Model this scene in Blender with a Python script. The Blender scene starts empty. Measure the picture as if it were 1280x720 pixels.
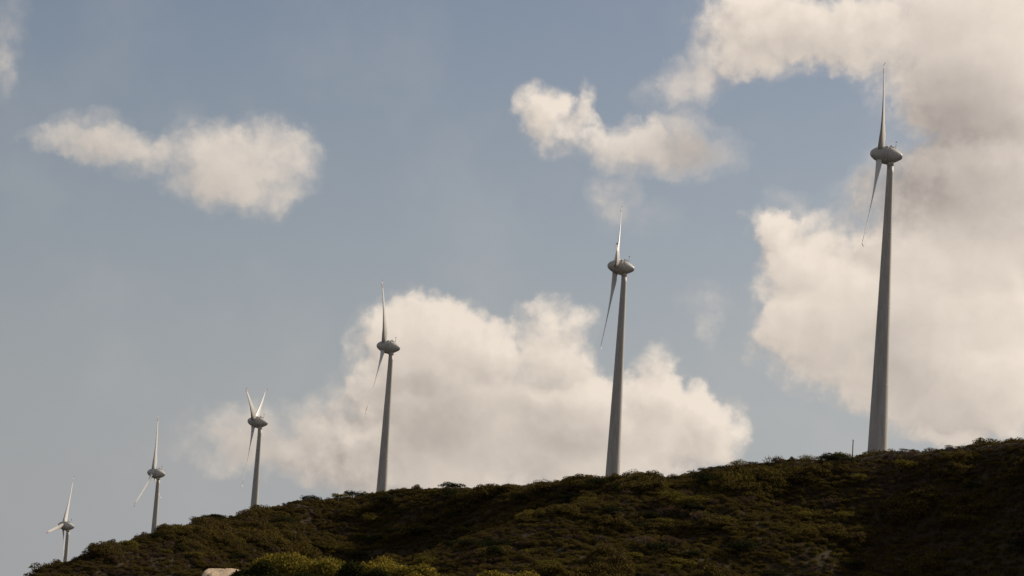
import bpy, bmesh, math, random
import numpy as np
from mathutils import Vector, Matrix

R = math.radians
scene = bpy.context.scene
col = scene.collection

# ------------------------------------------------------------------ camera
cam_data = bpy.data.cameras.new('camera')
cam_data.sensor_width = 36.0
cam_data.lens = 36.0 * 3650.0 / 1280.0
cam_data.clip_start = 0.5
cam_data.clip_end = 60000
cam = bpy.data.objects.new('camera', cam_data)
col.objects.link(cam)
cam.matrix_world = Matrix.Rotation(R(90 + 8.0), 4, 'X') @ Matrix.Rotation(R(3.6), 4, 'Z')
scene.camera = cam

# ------------------------------------------------------------------ light
SUN_AZ, SUN_EL = 57.0, 31.0            # degrees; azimuth measured from +Y towards +X
sd = Vector((math.sin(R(SUN_AZ)) * math.cos(R(SUN_EL)), math.cos(R(SUN_AZ)) * math.cos(R(SUN_EL)), math.sin(R(SUN_EL))))
sun_data = bpy.data.lights.new('sun', 'SUN')
sun_data.energy = 4.6
sun_data.angle = R(0.53)
sun_data.color = (1.0, 0.89, 0.74)
sun = bpy.data.objects.new('sun', sun_data)
sun.rotation_euler = sd.to_track_quat('Z', 'Y').to_euler()
col.objects.link(sun)

vs = scene.view_settings
vs.view_transform = 'Standard'
vs.look = 'None'
vs.exposure = 0.0
vs.gamma = 1.0
vs.use_curve_mapping = False
scene.render.engine = 'CYCLES'
scene.cycles.use_denoising = True
scene.cycles.max_bounces = 4
scene.cycles.diffuse_bounces = 2
scene.cycles.transparent_max_bounces = 4

# ------------------------------------------------------------------ node helpers
class NT:
    def __init__(s, tree):
        s.t = tree
    def n(s, typ, **kw):
        nd = s.t.nodes.new(typ)
        for k, v in kw.items():
            setattr(nd, k, v)
        return nd
    def link(s, a, b):
        s.t.links.new(a, b)
    def put(s, sock, v):
        if hasattr(v, 'is_linked') or isinstance(v, bpy.types.NodeSocket):
            s.t.links.new(v, sock)
        else:
            sock.default_value = v
    def math(s, op, a, b=None, c=None, clamp=False):
        nd = s.n('ShaderNodeMath', operation=op, use_clamp=clamp)
        s.put(nd.inputs[0], a)
        if b is not None: s.put(nd.inputs[1], b)
        if c is not None: s.put(nd.inputs[2], c)
        return nd.outputs[0]
    def vec(s, op, a, b=None, c=None, out=0):
        nd = s.n('ShaderNodeVectorMath', operation=op)
        s.put(nd.inputs[0], a)
        if b is not None: s.put(nd.inputs[1], b)
        if c is not None: s.put(nd.inputs[2], c)
        return nd.outputs[out]
    def scale(s, v, f):
        nd = s.n('ShaderNodeVectorMath', operation='SCALE')
        s.put(nd.inputs[0], v); s.put(nd.inputs['Scale'], f)
        return nd.outputs[0]
    def noise(s, v, scale, detail=4, rough=0.5, out='Fac', dist=0.0, dim='3D'):
        nd = s.n('ShaderNodeTexNoise', noise_dimensions=dim)
        s.put(nd.inputs['Vector'], v)
        nd.inputs['Scale'].default_value = scale
        nd.inputs['Detail'].default_value = detail
        nd.inputs['Roughness'].default_value = rough
        nd.inputs['Distortion'].default_value = dist
        return nd.outputs[out]
    def ramp(s, v, lo, hi, a=0.0, b=1.0, smooth=True):
        nd = s.n('ShaderNodeMapRange', interpolation_type='SMOOTHSTEP' if smooth else 'LINEAR')
        s.put(nd.inputs['Value'], v)
        for k, q in zip(('From Min', 'From Max', 'To Min', 'To Max'), (lo, hi, a, b)):
            s.put(nd.inputs[k], q)
        return nd.outputs[0]
    def mix(s, f, a, b, blend='MIX'):
        nd = s.n('ShaderNodeMix', data_type='RGBA', blend_type=blend)
        s.put(nd.inputs[0], f)
        s.put(nd.inputs[6], a)
        s.put(nd.inputs[7], b)
        return nd.outputs[2]

# ------------------------------------------------------------------ sky: Nishita air and a cumulus layer
# each cloud lobe: azimuth, elevation, half width, half height (degrees), thickness
CLOUDS = [(0.28,11.57,0.53,0.47,0.85), (0.79,11.19,0.75,0.53,0.90), (1.25,11.77,0.25,0.38,0.65),
    (4.50,12.91,0.63,0.53,0.55), (4.88,13.24,1.41,0.82,1.10), (6.15,13.32,1.10,0.66,1.00),
    (4.45,13.72,0.78,0.60,0.70), (8.44,13.32,1.88,1.57,1.30), (9.68,13.58,1.73,1.73,1.50),
    (9.38,11.49,1.65,1.57,1.30), (9.05,10.01,2.20,1.10,1.40), (5.02,9.49,0.41,0.41,0.85),
    (5.57,9.22,0.69,0.63,1.00), (5.81,8.16,1.04,0.97,1.05), (5.74,7.19,0.88,0.85,0.85),
    (6.96,7.91,1.57,1.41,1.20), (8.22,7.50,1.88,1.73,1.40), (9.60,7.86,1.88,1.73,1.50),
    (9.74,6.32,1.57,0.85,1.00), (8.42,6.57,1.41,0.85,0.90), (8.84,5.52,0.66,0.16,0.70),
    (-2.66,6.49,0.63,0.97,0.75), (-1.76,7.07,0.88,0.72,1.00), (-1.25,6.43,1.18,1.18,1.20),
    (-0.50,6.95,0.53,0.50,0.80), (0.91,7.14,0.85,0.69,1.05), (0.37,5.82,1.49,1.04,1.20),
    (1.88,5.73,1.04,0.60,0.80), (2.97,6.48,0.47,0.63,0.90), (3.55,5.77,0.72,0.57,0.90),
    (4.25,5.49,0.53,0.66,0.95), (2.54,5.25,1.88,1.04,1.20), (0.20,4.87,2.67,1.04,1.30),
    (-1.70,4.98,1.57,1.26,1.20), (-3.05,4.43,1.10,0.63,0.50)]
VEILS = [(-8.54,10.40,0.94,0.50,0.72), (-9.30,10.24,0.66,0.28,0.50), (-7.94,10.08,0.85,0.44,0.66),
    (-7.19,10.11,0.53,0.25,0.45), (-4.21,10.23,0.41,0.63,0.25), (-6.71,10.81,0.63,0.41,0.22),
    (-6.20,9.99,1.00,0.72,0.72), (-5.26,10.07,1.13,0.88,0.92), (-4.76,10.56,0.53,0.60,0.40),
    (-5.50,9.50,1.32,0.44,0.40), (-10.43,12.10,0.41,1.10,0.45), (-10.19,11.15,0.47,0.63,0.25),
    (2.53,10.88,1.04,0.50,0.70), (3.46,10.87,1.04,0.60,0.66), (3.08,11.97,0.69,0.57,0.60),
    (3.56,12.47,0.72,0.63,0.65), (3.92,13.23,0.82,0.78,0.70), (1.81,10.94,0.88,0.44,0.85),
    (1.87,10.00,0.57,0.44,0.55), (2.37,9.55,0.85,0.41,0.32), (6.94,9.90,1.10,0.69,0.60),
    (7.62,10.50,0.94,0.78,0.60), (5.28,10.02,0.38,0.31,0.40), (3.88,7.82,0.47,0.53,0.42),
    (4.00,7.23,0.31,0.41,0.34), (-2.90,5.30,0.94,0.94,0.70), (-5.45,4.73,1.07,0.63,0.52),
    (-4.01,4.78,1.41,0.72,0.70), (-4.64,4.36,1.73,0.44,0.40), (-3.05,4.43,1.10,0.63,0.70)]
THICK = [(8.80,10.32,2.59,1.33,0.38), (7.31,10.49,1.10,0.78,0.35), (8.18,12.00,1.26,1.41,0.26),
    (3.49,10.87,0.94,0.57,0.58), (5.43,13.29,1.88,0.78,0.16), (-1.13,5.81,2.04,0.53,0.32),
    (-2.25,4.95,1.26,0.94,0.26), (0.20,4.87,2.51,0.41,0.12), (1.42,5.57,1.88,0.53,0.18),
    (7.46,7.15,1.10,0.78,0.22), (9.14,11.56,1.57,0.94,0.14), (-4.50,4.56,1.88,0.63,0.30),
    (-8.39,10.12,1.10,0.41,0.22), (-6.45,9.50,0.94,0.47,0.18), (2.45,9.64,0.94,0.53,0.30)]

world = bpy.data.worlds.new('World')
scene.world = world
world.use_nodes = True
world.cycles.sampling_method = 'NONE'
wt_ = world.node_tree
wt_.nodes.clear()
q = NT(wt_)
tc = q.n('ShaderNodeTexCoord')
D = q.vec('NORMALIZE', tc.outputs['Generated'])
sep = q.n('ShaderNodeSeparateXYZ'); q.link(D, sep.inputs[0])
az = q.math('MULTIPLY', q.math('ARCTAN2', sep.outputs[0], sep.outputs[1]), 57.29578)
el = q.math('MULTIPLY', q.math('ARCSINE', sep.outputs[2]), 57.29578)
cmb = q.n('ShaderNodeCombineXYZ'); q.link(az, cmb.inputs[0]); q.link(el, cmb.inputs[1])
P = cmb.outputs[0]
w1 = q.vec('SUBTRACT', q.noise(P, 1.05, 2, 0.5, 'Color', dim='2D'), (0.5, 0.5, 0.5))
w2 = q.vec('SUBTRACT', q.noise(P, 3.6, 3, 0.55, 'Color', dim='2D'), (0.5, 0.5, 0.5))
warp = q.vec('MULTIPLY_ADD', w2, (0.30, 0.28, 0.0), q.vec('MULTIPLY', w1, (0.70, 0.55, 0.0)))
def lobes(table, p):
    acc = None
    for (a, e, ra, re, wt) in table:
        d = q.vec('MULTIPLY_ADD', p, (1.0 / ra, 1.0 / re, 0.0), (-a / ra, -e / re, 0.0))
        b = q.math('MULTIPLY_ADD', q.vec('DOT_PRODUCT', d, d, out=1), -1.0 / 1.75, 1.0, clamp=True)
        acc = q.math('MULTIPLY', b, wt) if acc is None else q.math('MULTIPLY_ADD', b, wt, acc)
    return acc
# the same broken cumulus goes on round the rest of the sky
outm = q.math('MAXIMUM', q.ramp(q.math('ABSOLUTE', az), 11.5, 15.5), q.ramp(el, 14.6, 18.0))
wide = q.noise(P, 0.16, 3, 0.5, dim='2D')
wide = q.math('MULTIPLY', q.math('MULTIPLY', q.ramp(wide, 0.50, 0.70), 1.7), outm)
def field(p, full):
    W = q.vec('ADD', p, warp)
    acc = q.math('ADD', lobes(CLOUDS, W), wide)
    veil = lobes(VEILS, W)
    wob = q.math('MULTIPLY', q.math('SUBTRACT', q.noise(p, 1.9, 7 if full else 3, 0.58, dim='2D'), 0.5), 0.95)
    if full:
        fb2 = q.math('SUBTRACT', q.noise(p, 6.5, 4, 0.6, dim='2D'), 0.5)
        wob = q.math('MULTIPLY_ADD', fb2, 0.22, wob)
    for sc_v, amp in ((1.7, 0.40), (3.9, 0.20)):          # rounded cauliflower heads
        vo = q.n('ShaderNodeTexVoronoi', feature='SMOOTH_F1', voronoi_dimensions='2D')
        q.link(W, vo.inputs['Vector']); vo.inputs['Scale'].default_value = sc_v
        vo.inputs['Smoothness'].default_value = 0.35
        wob = q.math('MULTIPLY_ADD', q.math('SUBTRACT', 0.42, vo.outputs['Distance']), amp, wob)
        if not full: break
    gate = q.math('MULTIPLY', q.ramp(acc, 0.02, 0.5), q.ramp(acc, 0.8, 2.2, 1.0, 0.45))
    dens = q.math('MULTIPLY_ADD', wob, gate, acc)
    veil = q.math('MULTIPLY_ADD', q.math('MULTIPLY', wob, q.ramp(veil, 0.0, 0.6)), 0.85, veil)
    return dens, veil, acc
d0, v0, m0 = field(P, True)
d1, v1, m1 = field(q.vec('ADD', P, (0.16, 0.34, 0.0)), False)
sky = q.n('ShaderNodeTexSky', sky_type='NISHITA')
sky.sun_disc = False
sky.sun_elevation = R(SUN_EL)
sky.sun_rotation = R(SUN_AZ)
sky.altitude = 100
sky.air_density = 1.0
sky.dust_density = 1.6
sky.ozone_density = 1.2
air = q.mix(1.0, sky.outputs[0], (0.69, 0.64, 0.62, 1), 'MULTIPLY')
cosun = q.math('MAXIMUM', q.vec('DOT_PRODUCT', D, tuple(sd), out=1), 0.0)
glow = q.math('POWER', cosun, 5.0)
hz_c = q.scale((4.14, 4.28, 4.52), q.math('MULTIPLY_ADD', cosun, 0.70, 0.60))
air = q.mix(q.math('MULTIPLY', q.math('EXPONENT', q.math('MULTIPLY', q.math('POWER', q.math('DIVIDE', q.math('MAXIMUM', el, 0.0), 8.9), 2.2), -1.0)), 0.92), air, hz_c)
a_head = q.ramp(d0, 0.06, 1.28)
a_veil = q.ramp(v0, 0.0, 1.45, 0.0, 0.88)
thin = q.math('MULTIPLY', q.ramp(q.noise(P, 0.28, 5, 0.6, dim='2D'), 0.42, 0.78), 0.07)   # thin high veil
a_veil = q.math('MAXIMUM', a_veil, thin)
alpha = q.math('SUBTRACT', 1.0, q.math('MULTIPLY', q.math('SUBTRACT', 1.0, a_head), q.math('SUBTRACT', 1.0, a_veil)))
# sunlight reaching this piece of cloud: thin edges turned to the sun shine, thick middles go grey
rel = q.math('SUBTRACT', q.math('ADD', d0, q.math('MULTIPLY', v0, 0.6)), q.math('ADD', d1, q.math('MULTIPLY', v1, 0.6)))
lit = q.math('ADD', q.math('MULTIPLY', rel, 0.30), 0.76)
core = None                                            # the thickest cores let least light through
for (a, e, ra, re, wv) in THICK:
    d = q.vec('MULTIPLY', q.vec('SUBTRACT', P, (a, e, 0.0)), (1.0 / ra, 1.0 / re, 0.0))
    b = q.math('MULTIPLY', q.math('EXPONENT', q.math('MULTIPLY', q.vec('DOT_PRODUCT', d, d, out=1), -1.0)), wv)
    core = b if core is None else q.math('ADD', core, b)
core = q.math('MULTIPLY', core, q.ramp(q.math('ADD', m0, v0), 0.25, 1.1))
lit = q.math('SUBTRACT', lit, core)
lit = q.math('SUBTRACT', lit, q.math('MULTIPLY', q.ramp(d0, 1.4, 3.6), 0.14), clamp=True)
ccol = q.mix(lit, (3.75, 3.22, 2.88, 1), (9.0, 7.9, 6.75, 1))
gain = q.math('MULTIPLY_ADD', glow, 0.90, 0.94)
ccol = q.scale(ccol, gain)
final = q.mix(q.math('MULTIPLY', alpha, 0.93), air, ccol)
bg = q.n('ShaderNodeBackground')
bg.inputs['Strength'].default_value = 0.1
q.link(final, bg.inputs['Color'])
wo = q.n('ShaderNodeOutputWorld')
q.link(bg.outputs[0], wo.inputs['Surface'])

# ------------------------------------------------------------------ materials
def material(name):
    m = bpy.data.materials.new(name)
    m.use_nodes = True
    m.node_tree.nodes.clear()
    k = NT(m.node_tree)
    out = k.n('ShaderNodeOutputMaterial')
    return m, k, out

def paint(name, base, rough, streak=0.10, scale=0.5, metallic=0.0):
    m, k, out = material(name)
    tc = k.n('ShaderNodeTexCoord')
    mp = k.n('ShaderNodeMapping')
    k.link(tc.outputs['Object'], mp.inputs[0])
    mp.inputs['Scale'].default_value = (1.0, 1.0, 0.12)
    n1 = k.noise(mp.outputs[0], scale * 2.2, 6, 0.6)
    n2 = k.noise(tc.outputs['Object'], scale * 6, 4, 0.6)
    f = k.math('MULTIPLY_ADD', n2, 0.4, k.math('MULTIPLY', n1, 0.6))
    dark = tuple(c * (1 - streak * 3) for c in base) + (1,)
    c = k.mix(k.ramp(f, 0.35, 0.62), dark, tuple(base) + (1,))
    b = k.n('ShaderNodeBsdfPrincipled')
    k.link(c, b.inputs['Base Color'])
    b.inputs['Roughness'].default_value = rough
    b.inputs['Metallic'].default_value = metallic
    k.link(b.outputs[0], out.inputs[0])
    return m

M_TOWER = paint('tower_paint', (0.48, 0.45, 0.40), 0.55, 0.09, 0.6)
M_NAC = paint('nacelle_paint', (0.56, 0.53, 0.48), 0.42, 0.08, 0.8)
M_BLADE = paint('blade_gelcoat', (0.66, 0.64, 0.60), 0.38, 0.05, 0.8)
M_BAND = paint('faded_red_paint', (0.42, 0.28, 0.24), 0.5, 0.06)
M_DARK = paint('dark_metal', (0.05, 0.048, 0.045), 0.55, 0.08)
M_STEEL = paint('galvanised_steel', (0.30, 0.30, 0.29), 0.5, 0.08, metallic=0.6)
M_CONCRETE = paint('concrete', (0.32, 0.30, 0.27), 0.9, 0.1, 1.5)
M_POST = paint('weathered_post', (0.10, 0.085, 0.07), 0.9, 0.1, 2.0)

def ground_mat():
    m, k, out = material('dry_scrub_soil')
    tc = k.n('ShaderNodeTexCoord')
    n1 = k.noise(tc.outputs['Object'], 0.05, 6, 0.6)
    n2 = k.noise(tc.outputs['Object'], 1.3, 8, 0.65)
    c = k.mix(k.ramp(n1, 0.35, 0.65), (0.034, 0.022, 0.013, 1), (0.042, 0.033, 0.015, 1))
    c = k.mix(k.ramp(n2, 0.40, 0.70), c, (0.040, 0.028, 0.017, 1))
    b = k.n('ShaderNodeBsdfPrincipled')
    k.link(c, b.inputs['Base Color'])
    b.inputs['Roughness'].default_value = 1.0
    b.inputs['Specular IOR Level'].default_value = 0.1
    bm_ = k.n('ShaderNodeBump')
    bm_.inputs['Strength'].default_value = 0.35
    bm_.inputs['Distance'].default_value = 0.5
    k.link(n2, bm_.inputs['Height'])
    k.link(bm_.outputs[0], b.inputs['Normal'])
    k.link(b.outputs[0], out.inputs[0])
    return m
M_GROUND = ground_mat()

def leaf_mat(name, stops, patch=(0.02, 0.35), trans=0.34, by_place=True):
    """leaf colours vary from plant to plant, in patches over the hill and from leaf to leaf"""
    m, k, out = material(name)
    oi = k.n('ShaderNodeObjectInfo')
    ge = k.n('ShaderNodeNewGeometry')
    rnd = oi.outputs['Random']
    if by_place:
        pn = k.noise(oi.outputs['Location'], patch[0], 3, 0.55)
        pn = k.ramp(pn, 0.34, 0.66, smooth=False)
        rnd = k.math('MULTIPLY_ADD', pn, 1 - patch[1], k.math('MULTIPLY', rnd, patch[1]))
    cr = k.n('ShaderNodeValToRGB')
    k.link(rnd, cr.inputs[0])
    els = cr.color_ramp.elements
    while len(els) < len(stops):
        els.new(0.5)
    for e, (p, c) in zip(els, stops):
        e.position = p
        e.color = tuple(c) + (1,)
    isl = ge.outputs['Random Per Island']
    c = k.mix(k.math('MULTIPLY', isl, 0.55), cr.outputs[0], tuple(x * 1.9 for x in stops[-1][1]) + (1,))
    c = k.scale(c, k.ramp(isl, 0.0, 1.0, 0.62, 1.25))
    df = k.n('ShaderNodeBsdfDiffuse'); k.link(c, df.inputs[0])
    tr = k.n('ShaderNodeBsdfTranslucent'); k.link(c, tr.inputs[0])
    mx = k.n('ShaderNodeMixShader'); mx.inputs[0].default_value = trans
    k.link(df.outputs[0], mx.inputs[1]); k.link(tr.outputs[0], mx.inputs[2])
    k.link(mx.outputs[0], out.inputs[0])
    return m

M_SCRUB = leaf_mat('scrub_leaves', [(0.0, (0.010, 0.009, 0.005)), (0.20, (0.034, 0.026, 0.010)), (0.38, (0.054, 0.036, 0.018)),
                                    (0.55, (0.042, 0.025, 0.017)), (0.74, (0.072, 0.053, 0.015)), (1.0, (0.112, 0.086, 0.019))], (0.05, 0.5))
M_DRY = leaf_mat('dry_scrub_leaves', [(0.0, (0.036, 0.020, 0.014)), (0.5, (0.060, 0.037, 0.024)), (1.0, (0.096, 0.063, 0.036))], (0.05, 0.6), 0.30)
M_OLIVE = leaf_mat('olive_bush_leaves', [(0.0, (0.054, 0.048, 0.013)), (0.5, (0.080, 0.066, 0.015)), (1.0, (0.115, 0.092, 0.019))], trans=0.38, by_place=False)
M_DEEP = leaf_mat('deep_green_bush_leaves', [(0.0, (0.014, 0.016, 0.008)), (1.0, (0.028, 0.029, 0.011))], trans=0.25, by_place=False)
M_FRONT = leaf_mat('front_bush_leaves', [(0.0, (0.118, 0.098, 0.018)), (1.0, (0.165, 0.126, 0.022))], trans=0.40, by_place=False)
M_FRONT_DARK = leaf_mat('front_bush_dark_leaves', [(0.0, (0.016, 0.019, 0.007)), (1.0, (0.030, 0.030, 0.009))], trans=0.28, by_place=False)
M_YELLOW = leaf_mat('yellow_bush_leaves', [(0.0, (0.16, 0.14, 0.022)), (1.0, (0.20, 0.175, 0.03))], trans=0.5, by_place=False)
M_TWIG = paint('twig_bark', (0.055, 0.040, 0.028), 0.95, 0.1, 3.0)

def rock_mat():
    m, k, out = material('pale_sandstone')
    tc = k.n('ShaderNodeTexCoord')
    n1 = k.noise(tc.outputs['Object'], 0.9, 8, 0.62)
    n2 = k.noise(tc.outputs['Object'], 7.0, 6, 0.6)
    c = k.mix(k.ramp(n1, 0.35, 0.68), (0.46, 0.33, 0.20, 1), (0.60, 0.46, 0.31, 1))
    c = k.mix(k.ramp(n2, 0.55, 0.75), c, (0.26, 0.18, 0.11, 1))
    b = k.n('ShaderNodeBsdfPrincipled')
    k.link(c, b.inputs['Base Color']); b.inputs['Roughness'].default_value = 0.95
    bp = k.n('ShaderNodeBump'); bp.inputs['Strength'].default_value = 0.7; bp.inputs['Distance'].default_value = 0.12
    k.link(n2, bp.inputs['Height']); k.link(bp.outputs[0], b.inputs['Normal'])
    k.link(b.outputs[0], out.inputs[0])
    return m
M_ROCK = rock_mat()

# ------------------------------------------------------------------ object helpers
def tag(o, label=None, cat=None, group=None, kind=None):
    if label: o['label'] = label
    if cat: o['category'] = cat
    if group: o['group'] = group
    if kind: o['kind'] = kind
    return o

def obj(name, mesh, parent=None):
    o = bpy.data.objects.new(name, mesh)
    col.objects.link(o)
    o.parent = parent
    return o

def empty(name, loc):
    o = bpy.data.objects.new(name, None)
    o.empty_display_size = 0.5
    col.objects.link(o)
    o.location = loc
    return o

def mesh_from(name, verts, faces, mats, smooth=True, mat_idx=None):
    me = bpy.data.meshes.new(name)
    me.from_pydata([tuple(v) for v in verts], [], faces)
    for m in mats:
        me.materials.append(m)
    if smooth:
        me.polygons.foreach_set('use_smooth', [True] * len(me.polygons))
    if mat_idx is not None:
        me.polygons.foreach_set('material_index', mat_idx)
    me.update()
    return me

def loft(rings, cap=True):
    """rings: list of equal-length point lists"""
    n = len(rings[0])
    v = [p for r in rings for p in r]
    f = []
    for i in range(len(rings) - 1):
        for j in range(n):
            a = i * n + j; b = i * n + (j + 1) % n
            f.append((a, b, b + n, a + n))
    if cap:
        f.append(tuple(range(n - 1, -1, -1)))
        f.append(tuple((len(rings) - 1) * n + j for j in range(n)))
    return v, f

def lathe_z(profile, n=48):
    return [[(r * math.cos(2 * math.pi * j / n), r * math.sin(2 * math.pi * j / n), z) for j in range(n)] for z, r in profile]

def ring_mesh(name, profile, mat, n=48, axis='Z'):
    rings = lathe_z(profile, n)
    if axis == 'X':      # lathe about +X
        rings = [[(z, y, -x) for (x, y, z) in r] for r in rings]
    v, f = loft(rings)
    return mesh_from(name, v, f, [mat])

# ------------------------------------------------------------------ terrain
# crest lines of the two hills: azimuth, elevation seen from the path (degrees), distance (m)
CREST_A = [(-7.15,0.659,470), (-4.89,1.391,480), (-3.07,2.052,490), (-2.16,2.453,500), (-1.24,2.730,505),
    (-0.33,3.194,512), (0.59,3.579,520), (1.51,3.917,528), (2.75,4.273,538), (3.83,4.570,548),
    (4.76,4.826,553), (5.84,4.995,554), (7.16,5.204,553), (8.16,5.348,549), (9.23,5.478,542),
    (10.15,5.614,534), (11.96,5.848,512), (14.94,6.073,470)]
CREST_B = [(-12.37,-0.133,470), (-10.37,0.938,506), (-9.00,1.736,530), (-8.34,2.119,547), (-8.05,2.263,554),
    (-7.30,2.577,573), (-6.70,2.789,588), (-5.79,3.084,614), (-4.88,3.333,642), (-4.11,3.510,659),
    (-3.49,3.660,672), (-2.41,3.826,672), (-1.79,3.929,667), (-1.01,4.026,660), (0.24,4.152,646),
    (1.18,4.272,638), (2.12,4.391,632), (3.52,4.599,626), (4.37,4.726,620), (5.85,4.886,615),
    (8.18,4.930,610), (11.99,4.883,605)]
# turbines: hub position (x, y, z), yaw, rotor phase
TURB = [((75.1, 600.1, 117.4), 10, 42), ((25.6, 722.4, 108.6), 1, 84), ((-35.1, 820.6, 96.4), 8, 39),
        ((-82.2, 960.7, 85.2), 5, 66), ((-128.0, 1077.9, 74.3), 7, 9), ((-176.5, 1193.6, 58.6), 6, 102)]
HUB_H = 65.0
rng = np.random.default_rng(11)
LAT = rng.random((256, 256))
def vnoise(x, y):
    xi = np.floor(x).astype(int); yi = np.floor(y).astype(int)
    fx = x - xi; fy = y - yi
    fx = fx * fx * (3 - 2 * fx); fy = fy * fy * (3 - 2 * fy)
    a = LAT[xi & 255, yi & 255]; b = LAT[(xi + 1) & 255, yi & 255]
    c = LAT[xi & 255, (yi + 1) & 255]; d = LAT[(xi + 1) & 255, (yi + 1) & 255]
    return (a * (1 - fx) + b * fx) * (1 - fy) + (c * (1 - fx) + d * fx) * fy - 0.5
def fbm(x, y, o=4):
    s = 0; amp = 1.0
    for i in range(o):
        s = s + amp * vnoise(x * 2 ** i + 17 * i, y * 2 ** i + 5 * i); amp *= 0.5
    return s
def smax(a, b, k):
    h = np.clip(0.5 + 0.5 * (a - b) / k, 0, 1)
    return b * (1 - h) + a * h + k * h * (1 - h)
def sstep(x, a, b):
    t = np.clip((x - a) / (b - a), 0, 1)
    return t * t * (3 - 2 * t)
def smooth_interp(a, xs, ys):
    return (np.interp(a - 0.25, xs, ys) + 2 * np.interp(a, xs, ys) + np.interp(a + 0.25, xs, ys)) / 4
def table(L):
    L = np.array(L); return L[:, 0], L[:, 1], L[:, 2]
A_az, A_el, A_d = table(CREST_A)
B_az, B_el, B_d = table(CREST_B)
A_z = A_d * np.tan(np.radians(A_el)) - 0.9
B_z = B_d * np.tan(np.radians(B_el)) - np.interp(B_az, [-9, -4, 1], [1.25, 1.2, 1.0])
T_az = np.array([math.degrees(math.atan2(t[0][0], t[0][1])) for t in TURB])[::-1]
T_z = np.array([t[0][2] - HUB_H for t in TURB])[::-1]

def crest_a(az):
    return sum(np.interp(az + o, A_az, A_d) for o in np.linspace(-2.4, 2.4, 13)) / 13.0

def height(x, y):
    d = np.hypot(x, y)
    az = np.degrees(np.arctan2(x, y))
    edge = 1 - sstep(np.abs(az), 14.0, 55.0)
    # hill A: the near, steep one on the right and its spur running down to the left
    dc = crest_a(az); zc = (dc * np.tan(np.radians(smooth_interp(az, A_az, A_el))) - 0.9) * edge
    slope = np.tan(np.radians(np.interp(az, [-5, 0, 4, 6, 8, 10.5], [13, 16, 20, 25, 31, 35])))
    t = dc - d
    front = np.sqrt(t * t + 64.0) - 8.0
    zA = zc - np.where(t > 0, slope * front, 0.10 * front)
    # hill B: the long ridge behind
    dc2 = smooth_interp(az, B_az, B_d); zc2 = smooth_interp(az, B_az, B_z) * edge
    t2 = dc2 - d
    fr2 = np.sqrt(t2 * t2 + 100.0) - 10.0
    steep = 0.20 * fr2 + (0.05 + 0.30 * sstep(az, -4.8, -2.5)) * np.maximum(0, fr2 - 12)
    zB = zc2 - np.where(t2 > 0, steep, 0.09 * fr2)
    # valley floor in front, plateau under the turbines behind
    ff = np.interp(d, [0, 20, 90, 150, 185, 230, 330, 420, 3000], [-1.7, -1.6, 0.4, 2.8, 3.6, 3.0, 2.0, 3.0, 3.0]) * (0.35 + 0.65 * edge) - 1.0 * (1 - edge)
    back = np.interp(az, T_az, T_z) * edge
    bw = sstep(d, dc2 - 40, dc2 + 60)
    fl = ff * (1 - bw) + back * bw
    fl = fl * (1 - sstep(d, 1350, 2600)) - 6 * sstep(d, 1350, 2600)
    z = smax(smax(zA, zB, 2.0), fl, 3.0)
    n = fbm(x / 26.0, y / 26.0, 4)
    damp = sstep(d, 60, 430) * (1 - sstep(d, 1500, 2500))
    near_crest = np.exp(-(np.minimum(np.abs(t), np.abs(t2)) / 14.0) ** 2)
    return z + n * damp * (2.6 - 2.1 * near_crest) + fbm(x / 9.0 + 40, y / 9.0, 3) * (1.9 - 1.2 * near_crest) * damp

def build_terrain():
    az = np.concatenate([np.linspace(-180, -60, 25)[:-1], np.linspace(-60, -14, 60)[:-1], np.linspace(-14, 14, 360)[:-1],
                         np.linspace(14, 60, 60)[:-1], np.linspace(60, 180, 25)[:-1]])
    ds = np.concatenate([np.geomspace(1.5, 120, 24)[:-1], np.linspace(120, 240, 60)[:-1], np.linspace(240, 420, 45)[:-1],
                         np.linspace(420, 720, 260)[:-1], np.linspace(720, 1400, 100)[:-1], np.geomspace(1400, 40000, 36)])
    AZ, DS = np.meshgrid(np.radians(az), ds)
    X = DS * np.sin(AZ); Y = DS * np.cos(AZ)
    Z = height(X, Y)
    n = len(az); m = len(ds)
    verts = np.stack([X.ravel(), Y.ravel(), Z.ravel()], 1)
    verts = np.vstack([verts, [[0, 0, -1.7]]])
    i, j = np.meshgrid(np.arange(m - 1), np.arange(n), indexing='ij')
    a = i * n + j; b = i * n + (j + 1) % n
    quads = np.stack([a, b, b + n, a + n], -1).reshape(-1, 4)[:, ::-1]
    faces = quads.tolist() + [(m * n, (k + 1) % n, k) for k in range(n)]
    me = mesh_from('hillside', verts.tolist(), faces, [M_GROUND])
    o = obj('hillside', me)
    tag(o, kind='structure')
    return o
terrain = build_terrain()
def hz(x, y):
    return float(height(np.array([x]), np.array([y]))[0])

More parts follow.
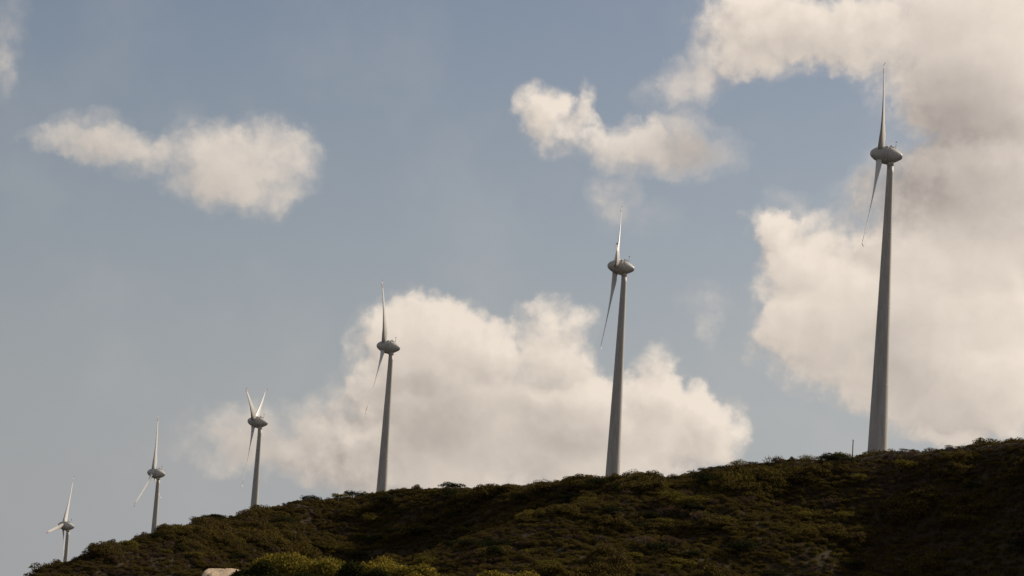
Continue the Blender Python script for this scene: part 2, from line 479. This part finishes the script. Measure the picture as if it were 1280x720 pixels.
# ------------------------------------------------------------------ wind turbines
TILT = R(5.0)
def blade_mesh(name, r0, r1, mat, n_sec=26, inset=0.0):
    """a blade segment along +Z; chord mostly across Y (rotor plane), thickness along X (+X = upwind)"""
    rs = np.linspace(0, 1, n_sec)
    rr = r0 + (r1 - r0) * rs
    R_ = [0.0, 1.6, 2.6, 4.2, 7.0, 11.0, 15.0, 19.0, 21.0, 21.7, 22.0]
    CH = [1.2, 1.3, 2.3, 2.5, 2.05, 1.6, 1.22, 0.88, 0.66, 0.48, 0.12]
    TH = [1.0, 0.95, 0.50, 0.38, 0.30, 0.26, 0.23, 0.21, 0.20, 0.2, 0.2]
    TW = [30, 30, 28, 22, 14, 8, 4, 2, 1, 1, 1]
    rings = []
    for r in rr:
        ch = np.interp(r, R_, CH) * (1 + inset); th = np.interp(r, R_, TH); tw = -R(np.interp(r, R_, TW) + 2)
        bend = 0.9 * (max(r - 3, 0) / 19.0) ** 2                 # slight pre-bend upwind
        hook = -0.55 * max(0, (r - 21.2) / 0.8) ** 1.5             # tip turned back
        ring = []
        for j in range(20):
            t = 2 * math.pi * j / 20
            cx = math.cos(t)
            sx = math.sin(t)
            # teardrop section once past the root
            k = np.clip((r - 1.5) / 1.5, 0, 1)
            yy = 0.5 * ch * cx - k * 0.15 * ch
            xx = 0.5 * ch * th * sx * (1 - k * 0.45 * (1 + -cx) * 0.9)
            X = xx * math.cos(tw) - yy * math.sin(tw)
            Y = xx * math.sin(tw) + yy * math.cos(tw)
            ring.append((X + bend + hook, Y, r))
        rings.append(ring)
    v, f = loft(rings)
    return mesh_from(name, v, f, [mat])

TWR_H = 66.5
def tower_radius(h):
    return 0.66 + (2.12 - 0.66) * (1 - h / 63.0) ** 1.06 if h < 63 else 0.66

def make_turbine():
    """local frame: origin at the tower foot, nacelle nose towards -X"""
    root = empty('wind_turbine', (0, 0, 0))
    tag(root, 'wind turbine', 'wind turbine', 'row of wind turbines along the ridge')
    top = HUB_H - 1.78
    prof = [(-3.0, 2.16)] + [(h, tower_radius(h)) for h in np.linspace(0, top - 0.4, 40)]
    tw = obj('tower', ring_mesh('tower', prof, M_TOWER, 56), root)
    for h in (16.5, 33.0, 48.5):
        r = tower_radius(h)
        obj('flange_seam', ring_mesh('flange_seam', [(h - 0.06, r + 0.004), (h - 0.05, r + 0.03), (h + 0.05, r + 0.03), (h + 0.06, r + 0.004)], M_TOWER, 56), tw)
    # door with frame, on the side towards the path
    bm = bmesh.new()
    r = tower_radius(1.6)
    bmesh.ops.create_cube(bm, size=1)
    bmesh.ops.scale(bm, vec=(0.95, 0.16, 2.1), verts=bm.verts)
    bmesh.ops.bevel(bm, geom=bm.edges[:], offset=0.03, segments=2, affect='EDGES')
    bmesh.ops.translate(bm, vec=(0, -r - 0.0, 1.55), verts=bm.verts)
    me = bpy.data.meshes.new('door'); bm.to_mesh(me); bm.free(); me.materials.append(M_STEEL)
    obj('door', me, tw)
    obj('foundation', ring_mesh('foundation', [(-1.5, 3.6), (0.22, 3.6), (0.30, 3.5), (0.305, 2.0)], M_CONCRETE, 40), root)
    obj('yaw_collar', ring_mesh('yaw_collar', [(top - 0.42, 0.69), (top - 0.38, 0.76), (top - 0.1, 0.79), (top + 0.6, 0.82)], M_NAC, 40), root)
    # nacelle and spinner share the tilted rotor axis; axis frame has +X pointing to the tail, origin at the hub centre
    axis = Matrix.Translation((0, 0, HUB_H)) @ Matrix.Rotation(TILT, 4, 'Y') @ Matrix.Translation((-2.2, 0, 0))
    def on_axis(o):
        o.matrix_local = axis
        return o
    nose = [(-2.15, 0.0), (-2.12, 0.26), (-2.02, 0.50), (-1.80, 0.78), (-1.45, 1.07), (-1.0, 1.34), (-0.5, 1.57), (0.0, 1.75), (0.55, 1.89), (0.9, 1.94), (0.95, 1.90)]
    on_axis(obj('spinner', ring_mesh('spinner', nose, M_NAC, 56, 'X'), root))
    gen = [(0.97, 1.80), (0.99, 1.93), (1.06, 1.97), (1.50, 1.98), (1.58, 1.95), (1.60, 1.82)]
    on_axis(obj('generator_ring', ring_mesh('generator_ring', gen, M_NAC, 56, 'X'), root))
    tail = [(1.62, 1.84), (1.66, 1.93), (2.2, 1.80), (2.8, 1.58), (3.4, 1.28), (3.9, 0.98), (4.3, 0.72), (4.5, 0.56), (4.56, 0.50)]
    nac = on_axis(obj('nacelle', ring_mesh('nacelle', tail, M_NAC, 56, 'X'), root))
    obj('rear_vent', ring_mesh('rear_vent', [(4.40, 0.40), (4.575, 0.42), (4.64, 0.32), (4.66, 0.0)], M_DARK, 32, 'X'), nac)
    # small side hatches of the ring, roof lamp and wind vane mast
    def small_box(name, sx, sy, sz, loc, mat, parent, rot=None):
        bm = bmesh.new(); bmesh.ops.create_cube(bm, size=1)
        bmesh.ops.scale(bm, vec=(sx, sy, sz), verts=bm.verts)
        bmesh.ops.bevel(bm, geom=bm.edges[:], offset=min(sx, sy, sz) * 0.2, segments=2, affect='EDGES')
        me = bpy.data.meshes.new(name); bm.to_mesh(me); bm.free(); me.materials.append(mat)
        o = obj(name, me, parent); o.location = loc
        if rot: o.rotation_euler = rot
        return o
    small_box('roof_hatch', 0.8, 0.7, 0.14, (2.35, 0, 1.82), M_NAC, nac, (0, R(12), 0))
    lamp = obj('warning_lamp', ring_mesh('warning_lamp', [(0, 0.16), (0.1, 0.16), (0.14, 0.12), (0.34, 0.12), (0.42, 0.06), (0.43, 0.0)], M_DARK, 20), nac)
    lamp.location = (2.0, 0.0, 1.82)
    mast = obj('wind_mast', ring_mesh('wind_mast', [(-0.25, 0.06), (1.45, 0.045), (1.46, 0.0)], M_STEEL, 12), nac)
    mast.location = (3.0, 0, 1.55)
    small_box('mast_crossbar', 0.05, 0.75, 0.05, (0, 0, 1.15), M_STEEL, mast)
    for s in (-1, 1):
        cup = obj('wind_sensor', ring_mesh('wind_sensor', [(0, 0.04), (0.14, 0.05), (0.2, 0.12), (0.28, 0.12), (0.3, 0.0)], M_DARK, 16), mast)
        cup.location = (0, 0.34 * s, 1.15)
    for yy in (-1, 1):
        h = small_box('side_hatch', 0.34, 0.06, 0.34, (1.28, 1.38 * yy, 1.41), M_DARK, nac, (R(-45) * yy, 0, 0))
    blades = []
    bme = blade_mesh('blade', 1.3, 20.0, M_BLADE)
    tme = blade_mesh('blade_tip', 20.0, 22.0, M_BLADE, 14)
    bnd = blade_mesh('tip_band', 19.3, 20.9, M_BAND, 6, 0.03)
    cuff = ring_mesh('blade_cuff', [(1.2, 0.62), (1.86, 0.66), (1.92, 0.62), (1.93, 0.5)], M_NAC, 28)
    for k in range(3):
        b = obj('blade', bme, root)
        obj('blade_tip', tme, b); obj('tip_band', bnd, b); obj('blade_cuff', cuff, b)
        blades.append(b)
    return root, blades, axis

def set_blades(blades, axis, ph):
    # blade frame: +Z along the blade, +X upwind (towards the nose = -X of the axis frame)
    flip = Matrix.Rotation(math.pi, 4, 'Z')
    for k, b in enumerate(blades):
        b.matrix_local = axis @ Matrix.Rotation(R(ph + 120 * k), 4, 'X') @ flip

def copy_tree(o, parent=None):
    c = o.copy(); col.objects.link(c); c.parent = parent
    c.matrix_parent_inverse = o.matrix_parent_inverse.copy()
    for ch in list(o.children):
        copy_tree(ch, c)
    return c

T_LABEL = ['nearest and largest wind turbine, tall pale tower at the right end of the row',
           'wind turbine second from the right, its tower in front of the big cumulus cloud',
           'wind turbine third from the right, tower rising beside the left edge of the cumulus cloud',
           'wind turbine with two blades raised in a V shape, third from the left',
           'wind turbine second from the left, one sunlit blade slanting down to the left',
           'smallest, farthest wind turbine at the left end, little of its tower above the slope']
t_root, t_blades, t_axis = make_turbine()
roots = [t_root] + [copy_tree(t_root) for _ in TURB[1:]]
for o, (hub, yaw, ph), lab in zip(roots, TURB, T_LABEL):
    a = R(-yaw)
    # the hub sits 2.2 m upwind of the tower axis
    off = 2.2 * math.cos(TILT)
    up = (-math.cos(R(yaw)), math.sin(R(yaw)))
    o.location = (hub[0] - up[0] * off, hub[1] - up[1] * off, hub[2] - HUB_H - 0.19)
    o.rotation_euler = (0, 0, a)
    o['label'] = lab
    set_blades([c for c in o.children if c.name.split('.')[0] == 'blade'], t_axis, ph)

# ------------------------------------------------------------------ vegetation
def bush_verts(rs, n_leaf, leaf, w, h, lobes, stems=True, twiggy=0.0):
    """leaf faces over the lobes of a rounded crown, plus bare stems; returns two meshes' data"""
    L = []
    for i in range(lobes):
        a = rs.uniform(0, 2 * math.pi); rad = w * 0.5 * math.sqrt(rs.uniform(0, 1)) * 0.72
        hh = h * rs.uniform(0.45, 0.78) * (1 - 0.45 * (rad / (w * 0.5)) ** 2)
        L.append((np.array([rad * math.cos(a), rad * math.sin(a), hh]), w * rs.uniform(0.17, 0.27), h * rs.uniform(0.2, 0.34)))
    which = rs.integers(0, lobes, n_leaf)
    C = np.array([l[0] for l in L])[which]; RW = np.array([l[1] for l in L])[which]; RH = np.array([l[2] for l in L])[which]
    dr = rs.normal(size=(n_leaf, 3)); dr[:, 2] = np.abs(dr[:, 2]) * 0.9 - 0.25 * rs.random(n_leaf)
    dr /= np.linalg.norm(dr, axis=1)[:, None]
    rad = 1 - 0.45 * rs.random(n_leaf) ** 2 + 0.18 * rs.random(n_leaf) ** 6
    P = C + dr * np.stack([RW, RW, RH], 1) * rad[:, None]
    # a share of leaves fills the skirt to the ground
    sk = rs.random(n_leaf) < 0.22
    P[sk, 2] *= rs.random(sk.sum())
    P[:, 2] = np.maximum(P[:, 2], 0.02)
    nrm = dr + rs.normal(size=(n_leaf, 3)) * 0.75
    nrm /= np.linalg.norm(nrm, axis=1)[:, None]
    tmp = rs.normal(size=(n_leaf, 3))
    u = np.cross(nrm, tmp); u /= np.linalg.norm(u, axis=1)[:, None]
    v = np.cross(nrm, u)
    s = leaf * (0.6 + 0.8 * rs.random(n_leaf))
    su = u * s[:, None] * 0.5; sv = v * (s * 0.30)[:, None]
    V = np.stack([P - su, P + sv, P + su, P - sv], 1).reshape(-1, 3)
    F = np.arange(n_leaf * 4).reshape(-1, 4)
    SV, SF = [], []
    if stems:
        ends = [l[0] for l in L]
        if twiggy:
            for i in range(int(twiggy)):
                a = rs.uniform(0, 2 * math.pi); r_ = w * 0.5 * math.sqrt(rs.random())
                ends.append(np.array([r_ * math.cos(a), r_ * math.sin(a), h * rs.uniform(0.75, 1.25) * (1 - 0.35 * (2 * r_ / w) ** 2)]))
        for e in ends:
            b0 = len(SV)
            base = np.array([e[0] * 0.25, e[1] * 0.25, -0.25]); mid = np.array([e[0] * 0.7, e[1] * 0.7, e[2] * 0.5])
            for p, r_ in ((base, 0.030 * h ** 0.5), (mid, 0.020 * h ** 0.5), (e, 0.008)):
                for k in range(3):
                    SV.append(p + r_ * np.array([math.cos(2.1 * k), math.sin(2.1 * k), 0]))
            for s_ in range(2):
                for k in range(3):
                    a = b0 + s_ * 3 + k; b = b0 + s_ * 3 + (k + 1) % 3
                    SF.append((a, b, b + 3, a + 3))
    return V, F, SV, SF

def scrub_proto(name, seed, mat, **kw):
    rs = np.random.default_rng(seed)
    V, F, SV, SF = bush_verts(rs, **kw)
    nv = len(V)
    verts = V.tolist() + [tuple(v) for v in SV]
    faces = F.tolist() + [tuple(nv + i for i in f) for f in SF]
    idx = [0] * len(F) + [1] * len(SF)
    return mesh_from(name, verts, faces, [mat, M_TWIG], smooth=False, mat_idx=idx)

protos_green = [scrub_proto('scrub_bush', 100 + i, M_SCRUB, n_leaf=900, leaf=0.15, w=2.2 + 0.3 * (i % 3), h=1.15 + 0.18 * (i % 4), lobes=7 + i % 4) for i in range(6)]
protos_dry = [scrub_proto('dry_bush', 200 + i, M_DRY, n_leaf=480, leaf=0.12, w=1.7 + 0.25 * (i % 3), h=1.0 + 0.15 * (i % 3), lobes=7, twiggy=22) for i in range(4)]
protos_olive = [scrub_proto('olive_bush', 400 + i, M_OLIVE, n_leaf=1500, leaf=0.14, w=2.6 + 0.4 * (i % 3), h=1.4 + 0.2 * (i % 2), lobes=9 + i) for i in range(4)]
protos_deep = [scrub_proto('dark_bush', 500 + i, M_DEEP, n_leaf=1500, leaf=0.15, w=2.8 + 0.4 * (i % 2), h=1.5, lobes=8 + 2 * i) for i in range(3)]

# where the slopes can be seen from the path
gaz = np.linspace(-12.0, 15.0, 480); gd = np.concatenate([np.linspace(100, 400, 100)[:-1], np.linspace(400, 760, 361)])
GA, GD = np.meshgrid(np.radians(gaz), gd, indexing='ij')
GZ = height(GD * np.sin(GA), GD * np.cos(GA))
GE = GZ / GD
RUN = np.maximum.accumulate(np.hstack([np.full((len(gaz), 1), -9.0), GE[:, :-1]]), axis=1)
HID = (RUN - GE) * GD                 # metres by which the ground lies below the line of sight
def hidden(x, y):
    a = np.degrees(np.arctan2(x, y)); d = np.hypot(x, y)
    i = np.clip(np.searchsorted(gaz, a), 0, len(gaz) - 1); j = np.clip(np.searchsorted(gd, d), 0, len(gd) - 1)
    return HID[i, j]

def candidates(n, seed, a0=-10.6, a1=11.0, d0=430, d1=690, low=0.25):
    rs = np.random.default_rng(seed)
    a = np.radians(rs.uniform(a0, a1, n)); d = np.sqrt(rs.uniform(d0 ** 2, d1 ** 2, n))
    x = d * np.sin(a); y = d * np.cos(a)
    z = height(x, y)
    el = np.degrees(np.arctan2(z, d))
    bottom = np.interp(np.degrees(a), [-9.5, 0.35, 10.2], [1.73, 2.38, 2.96]) - low
    ok = (el > bottom) & (hidden(x, y) < 2.2)
    return x[ok], y[ok], z[ok], rs

# the 280 bushes that stand out most are things of their own
def crest_gap(x, y):
    a = np.degrees(np.arctan2(x, y)); d = np.hypot(x, y)
    return np.minimum(np.abs(crest_a(a) - d) + 400 * (a < 4.3), np.abs(smooth_interp(a, B_az, B_d) - d))
def clear_of_towers(x, y, r):
    ok = np.ones(len(x), bool)
    for t in roots:
        ok &= np.hypot(x - t.location[0], y - t.location[1]) > r
    return ok

bx, by, bz, rs = candidates(70000, 5)
cg = crest_gap(bx, by)
def where(x, y, slope=True):
    a = math.degrees(math.atan2(x, y))
    t = T_az[::-1]
    if a > t[0]: s_ = 'right of the nearest turbine'
    elif a > t[1]: s_ = 'between the two nearest turbines'
    elif a > t[2]: s_ = 'between the second and third nearest turbines'
    elif a > t[3]: s_ = 'between the third and fourth nearest turbines'
    else: s_ = 'under the three farthest turbines'
    if not slope: return s_
    d = math.hypot(x, y)
    el = math.degrees(math.atan2(hz(x, y), d))
    top = max(float(np.interp(a, A_az, A_el)), float(np.interp(a, B_az, B_el)))
    bot = float(np.interp(a, [-9.5, 0.35, 10.2], [1.73, 2.38, 2.96]))
    k_ = (el - bot) / max(top - bot, 0.1)
    return ('high on the slope ' if k_ > 0.66 else 'halfway down the slope ' if k_ > 0.33 else 'low on the slope ') + s_
def sized(s, lo, hi):
    return 'small' if s < lo else 'large' if s > hi else 'middling'
def place_bush(name, mesh, x, y, z, s, sz, lab, cat, group, rz):
    o = obj(name, mesh)
    o.location = (x, y, z - 0.05); o.scale = (s, s, sz); o.rotation_euler = (0, 0, rz)
    tag(o, lab, cat, group)
    return o
taken = []
def far_from(x, y, r):
    for (a, b, c) in taken:
        if (a - x) ** 2 + (b - y) ** 2 < (0.55 * (r + c)) ** 2:
            return False
    return True
def place_many(idx, count, smin, smax_, fn):
    done = 0
    for i in idx:
        if done >= count: break
        s = float(rs.uniform(smin, smax_))
        if not far_from(bx[i], by[i], 1.3 * s): continue
        taken.append((bx[i], by[i], 1.3 * s))
        fn(i, s); done += 1
perm = rs.permutation(len(bx))
clr = clear_of_towers(bx, by, 4.0)
ridge = [i for i in perm if cg[i] < 3.5 and clr[i]]
def f_ridge(i, s):
    place_bush('ridge_bush', protos_green[int(rs.integers(6))] if rs.random() < 0.72 else protos_dry[int(rs.integers(4))], bx[i], by[i], bz[i], s, s * float(rs.uniform(0.55, 0.85)),
               sized(s, 0.65, 0.88) + ' dark bush on the skyline ' + where(bx[i], by[i], False), 'bush', 'bushes along the skyline', float(rs.uniform(0, 6.28)))
place_many(ridge, 90, 0.5, 1.05, f_ridge)
slope_i = [i for i in perm if cg[i] > 6 and clr[i]]
def f_green(i, s):
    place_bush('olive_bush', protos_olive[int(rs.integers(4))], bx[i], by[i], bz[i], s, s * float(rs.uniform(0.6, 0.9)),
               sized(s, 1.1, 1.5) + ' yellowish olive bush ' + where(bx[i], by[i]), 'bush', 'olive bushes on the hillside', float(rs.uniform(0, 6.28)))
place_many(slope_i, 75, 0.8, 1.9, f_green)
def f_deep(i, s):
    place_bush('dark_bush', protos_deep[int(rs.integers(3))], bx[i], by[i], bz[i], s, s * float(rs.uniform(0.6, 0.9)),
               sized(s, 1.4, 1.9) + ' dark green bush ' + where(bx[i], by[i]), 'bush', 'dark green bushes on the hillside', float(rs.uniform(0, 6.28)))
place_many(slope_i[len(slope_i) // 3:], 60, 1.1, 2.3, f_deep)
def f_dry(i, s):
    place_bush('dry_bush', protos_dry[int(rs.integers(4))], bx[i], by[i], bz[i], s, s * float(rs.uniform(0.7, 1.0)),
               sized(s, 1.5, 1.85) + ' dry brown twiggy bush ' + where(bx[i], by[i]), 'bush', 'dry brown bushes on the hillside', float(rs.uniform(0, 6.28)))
place_many(slope_i[len(slope_i) // 2:], 70, 1.3, 2.1, f_dry)

def polar(az, d):
    x = d * math.sin(R(az)); y = d * math.cos(R(az))
    return x, y, hz(x, y)

# remarkable single bushes
yel = scrub_proto('yellow_bush', 301, M_YELLOW, n_leaf=1500, leaf=0.17, w=4.2, h=1.9, lobes=10)
x, y, z = polar(4.78, 529)
place_bush('yellow_bush', yel, x, y, z, 1.0, 1.0, 'bright yellow green bush high on the dark slope, left of the nearest turbine', 'bush', None, 0.4)
x, y, z = polar(5.95, 538)
place_bush('yellow_bush', yel, x, y, z, 0.6, 0.5, 'small yellowish bush just below the ridge, nearest the nearest turbine tower', 'bush', None, 2.4)
rb = scrub_proto('round_bush', 302, M_SCRUB, n_leaf=1600, leaf=0.18, w=5.2, h=2.3, lobes=11)
x, y, z = polar(4.70, 551)
place_bush('round_bush', rb, x, y, z - 0.2, 1.0, 0.9, 'broad rounded dark bush bulging above the ridge line between the two nearest turbines', 'bush', None, 0.0)
x, y, z = polar(6.02, 551)
place_bush('round_bush', rb, x, y, z - 0.4, 0.8, 0.75, 'rounded bush on the ridge line just left of the thin post', 'bush', None, 1.3)
x, y, z = polar(-8.72, 556)
place_bush('upright_bush', scrub_proto('upright_bush', 303, M_DRY, n_leaf=420, leaf=0.18, w=1.3, h=2.2, lobes=8, twiggy=14), x, y, z, 1.1, 1.25,
           'small upright bush on the low left end of the ridge', 'bush', None, 0.0)

# everything between them is a carpet of scrub nobody could count
proto_col = bpy.data.collections.new('scrub_plants')
for me in protos_green + protos_dry:
    proto_col.objects.link(bpy.data.objects.new(me.name, me))
sx, sy, sz_, rs2 = candidates(130000, 9, -11.6, 14.6, low=0.7)
k = clear_of_towers(sx, sy, 2.6)
sx, sy, sz_ = sx[k], sy[k], sz_[k]
cg2 = crest_gap(sx, sy)
sc_ = (0.38 + 0.70 * rs2.random(len(sx)) ** 2.0) * (0.72 + 1.35 * sstep(fbm(sx / 9.0, sy / 9.0, 2), 0.05, 0.50)) * np.where(cg2 < 6, 0.46, 1.0)
sc_ = np.where(cg2 < 9, np.minimum(sc_, 0.34 + 0.30 * rs2.random(len(sx))), sc_)
pick = rs2.random(len(sx))
pn = fbm(sx / 18.0, sy / 18.0, 3)
kind_i = np.where(pick + pn * 0.9 < 0.52, rs2.integers(6, 10, len(sx)), rs2.integers(0, 6, len(sx)))
print('scrub points', len(sx))
pm = bpy.data.meshes.new('scrub')
pm.vertices.add(len(sx))
pm.vertices.foreach_set('co', np.stack([sx, sy, sz_ - 0.08], 1).ravel())
def attr(name, typ, data):
    a = pm.attributes.new(name, typ, 'POINT'); a.data.foreach_set('value', data)
attr('plant', 'INT', kind_i.astype(np.int32))
attr('size', 'FLOAT', sc_.astype(np.float32))
attr('turn', 'FLOAT', rs2.uniform(0, 6.28, len(sx)).astype(np.float32))
pm.update()
scrub = obj('scrub', pm)
tag(scrub, 'dense low brown and olive scrub covering the hillside', 'scrub', None, 'stuff')
ng = bpy.data.node_groups.new('scatter_scrub', 'GeometryNodeTree')
ng.interface.new_socket('Geometry', in_out='INPUT', socket_type='NodeSocketGeometry')
ng.interface.new_socket('Geometry', in_out='OUTPUT', socket_type='NodeSocketGeometry')
gi = ng.nodes.new('NodeGroupInput'); go = ng.nodes.new('NodeGroupOutput')
ci = ng.nodes.new('GeometryNodeCollectionInfo'); ci.inputs['Collection'].default_value = proto_col
ci.inputs['Separate Children'].default_value = True; ci.inputs['Reset Children'].default_value = True
ip = ng.nodes.new('GeometryNodeInstanceOnPoints'); ip.inputs['Pick Instance'].default_value = True
def named(n, t):
    a = ng.nodes.new('GeometryNodeInputNamedAttribute'); a.data_type = t; a.inputs['Name'].default_value = n
    return a.outputs['Attribute']
m2p = ng.nodes.new('GeometryNodeMeshToPoints')
ng.links.new(gi.outputs[0], m2p.inputs['Mesh']); ng.links.new(m2p.outputs[0], ip.inputs['Points'])
ng.links.new(ci.outputs[0], ip.inputs['Instance'])
ng.links.new(named('plant', 'INT'), ip.inputs['Instance Index'])
ng.links.new(named('size', 'FLOAT'), ip.inputs['Scale'])
cx = ng.nodes.new('ShaderNodeCombineXYZ'); ng.links.new(named('turn', 'FLOAT'), cx.inputs[2])
e2r = ng.nodes.new('FunctionNodeEulerToRotation'); ng.links.new(cx.outputs[0], e2r.inputs[0])
ng.links.new(e2r.outputs[0], ip.inputs['Rotation'])
ng.links.new(ip.outputs[0], go.inputs[0])
md = scrub.modifiers.new('scatter', 'NODES'); md.node_group = ng

# ------------------------------------------------------------------ foreground bushes
def front_bush(az, d, top_el, w, dark, seed, lab, lobes=9, squash=1.0):
    x, y, z = polar(az, d)
    top = d * math.tan(R(top_el))
    h = top - z
    root = empty('leafy_bush', (x, y, z))
    tag(root, lab, 'bush', 'leafy bushes in the foreground')
    rs = np.random.default_rng(seed)
    area = w * w * 2.2
    V, F, SV, SF = bush_verts(rs, int(3000 * area ** 0.75), 0.15, w, h, lobes)
    V[:, 2] *= h / V[:, 2].max()
    obj('foliage', mesh_from('foliage', V.tolist(), F.tolist(), [M_FRONT_DARK if dark else M_FRONT], smooth=False), root)
    obj('stems', mesh_from('stems', SV, SF, [M_TWIG]), root)
    return root
front_bush(-3.65, 176, 2.574, 8.15, False, 11, 'largest golden green rounded leafy bush at the bottom edge, right of the rock')
front_bush(-4.49, 166, 2.379, 4.61, True, 12, 'dark green leafy bush directly right of the pale rock')
front_bush(-3.83, 160, 2.267, 3.42, True, 17, 'dark low leafy bush at the very bottom edge below the largest bush')
front_bush(-2.91, 172, 2.498, 4.90, False, 15, 'golden leafy bush between the largest bush and the dark bush to its right')
front_bush(-2.69, 166, 2.512, 3.67, True, 16, 'dark green leafy bush in the middle of the foreground clump')
front_bush(-2.20, 180, 2.653, 5.77, False, 13, 'golden green leafy bush toward the right of the foreground clump')
front_bush(-1.77, 176, 2.556, 4.39, False, 14, 'loose golden leafy bush at the right end of the foreground clump')
front_bush(-1.37, 170, 2.379, 4.24, False, 18, 'low golden leafy bush at the bottom edge trailing off right of the clump')
front_bush(0.47, 172, 2.526, 6.13, False, 19, 'lone golden green leafy bush at the bottom edge near the middle')
front_bush(2.85, 172, 2.593, 3.06, True, 20, 'small dark leafy bush barely showing at the bottom edge, right of the middle')


# ------------------------------------------------------------------ rock and post
def rock(az, d, top_el, sx_, sy_, sz__, seed):
    x, y, z = polar(az, d)
    bm = bmesh.new()
    bmesh.ops.create_icosphere(bm, subdivisions=5, radius=1.0)
    rs = np.random.default_rng(seed)
    planes = [(Vector(rs.normal(size=3)).normalized(), rs.uniform(0.62, 0.9)) for _ in range(16)]
    for v in bm.verts:
        p = v.co.copy()
        for n_, dd in planes:
            s = p.dot(n_) - dd
            if s > 0: p -= n_ * s * 0.9
        k_ = fbm(np.array([p.x * 3 + p.z * 2]), np.array([p.y * 3 - p.z]), 4)[0]
        p *= 1 + 0.20 * k_
        v.co = Matrix.Rotation(R(20), 3, 'Y') @ (Matrix.Rotation(R(26), 3, 'X') @ Vector((p.x * sx_, p.y * sy_, p.z * sz__)))
    zmax = max(v.co.z for v in bm.verts)
    me = bpy.data.meshes.new('rock_outcrop'); bm.to_mesh(me); bm.free(); me.materials.append(M_ROCK)
    me.polygons.foreach_set('use_smooth', [True] * len(me.polygons))
    o = obj('rock_outcrop', me)
    o.location = (x, y, d * math.tan(R(top_el)) - zmax)
    tag(o, 'pale beige rock showing at the foot of the slope, left of the leafy bushes', 'rock')
    return o
rock(-4.98, 182, 2.207, 3.1, 3.8, 0.6, 21)


px, py, pz = polar(6.86, 549.0)
post = empty('marker_post', (px, py, pz))
tag(post, 'thin dark post standing on the ridge just left of the nearest turbine tower', 'post')
obj('shaft', ring_mesh('shaft', [(-0.5, 0.11), (0.0, 0.11), (3.55, 0.09), (3.56, 0.0)], M_POST, 12), post)
obj('cap', ring_mesh('cap', [(3.50, 0.13), (3.62, 0.13), (3.70, 0.05), (3.71, 0.0)], M_STEEL, 12), post)
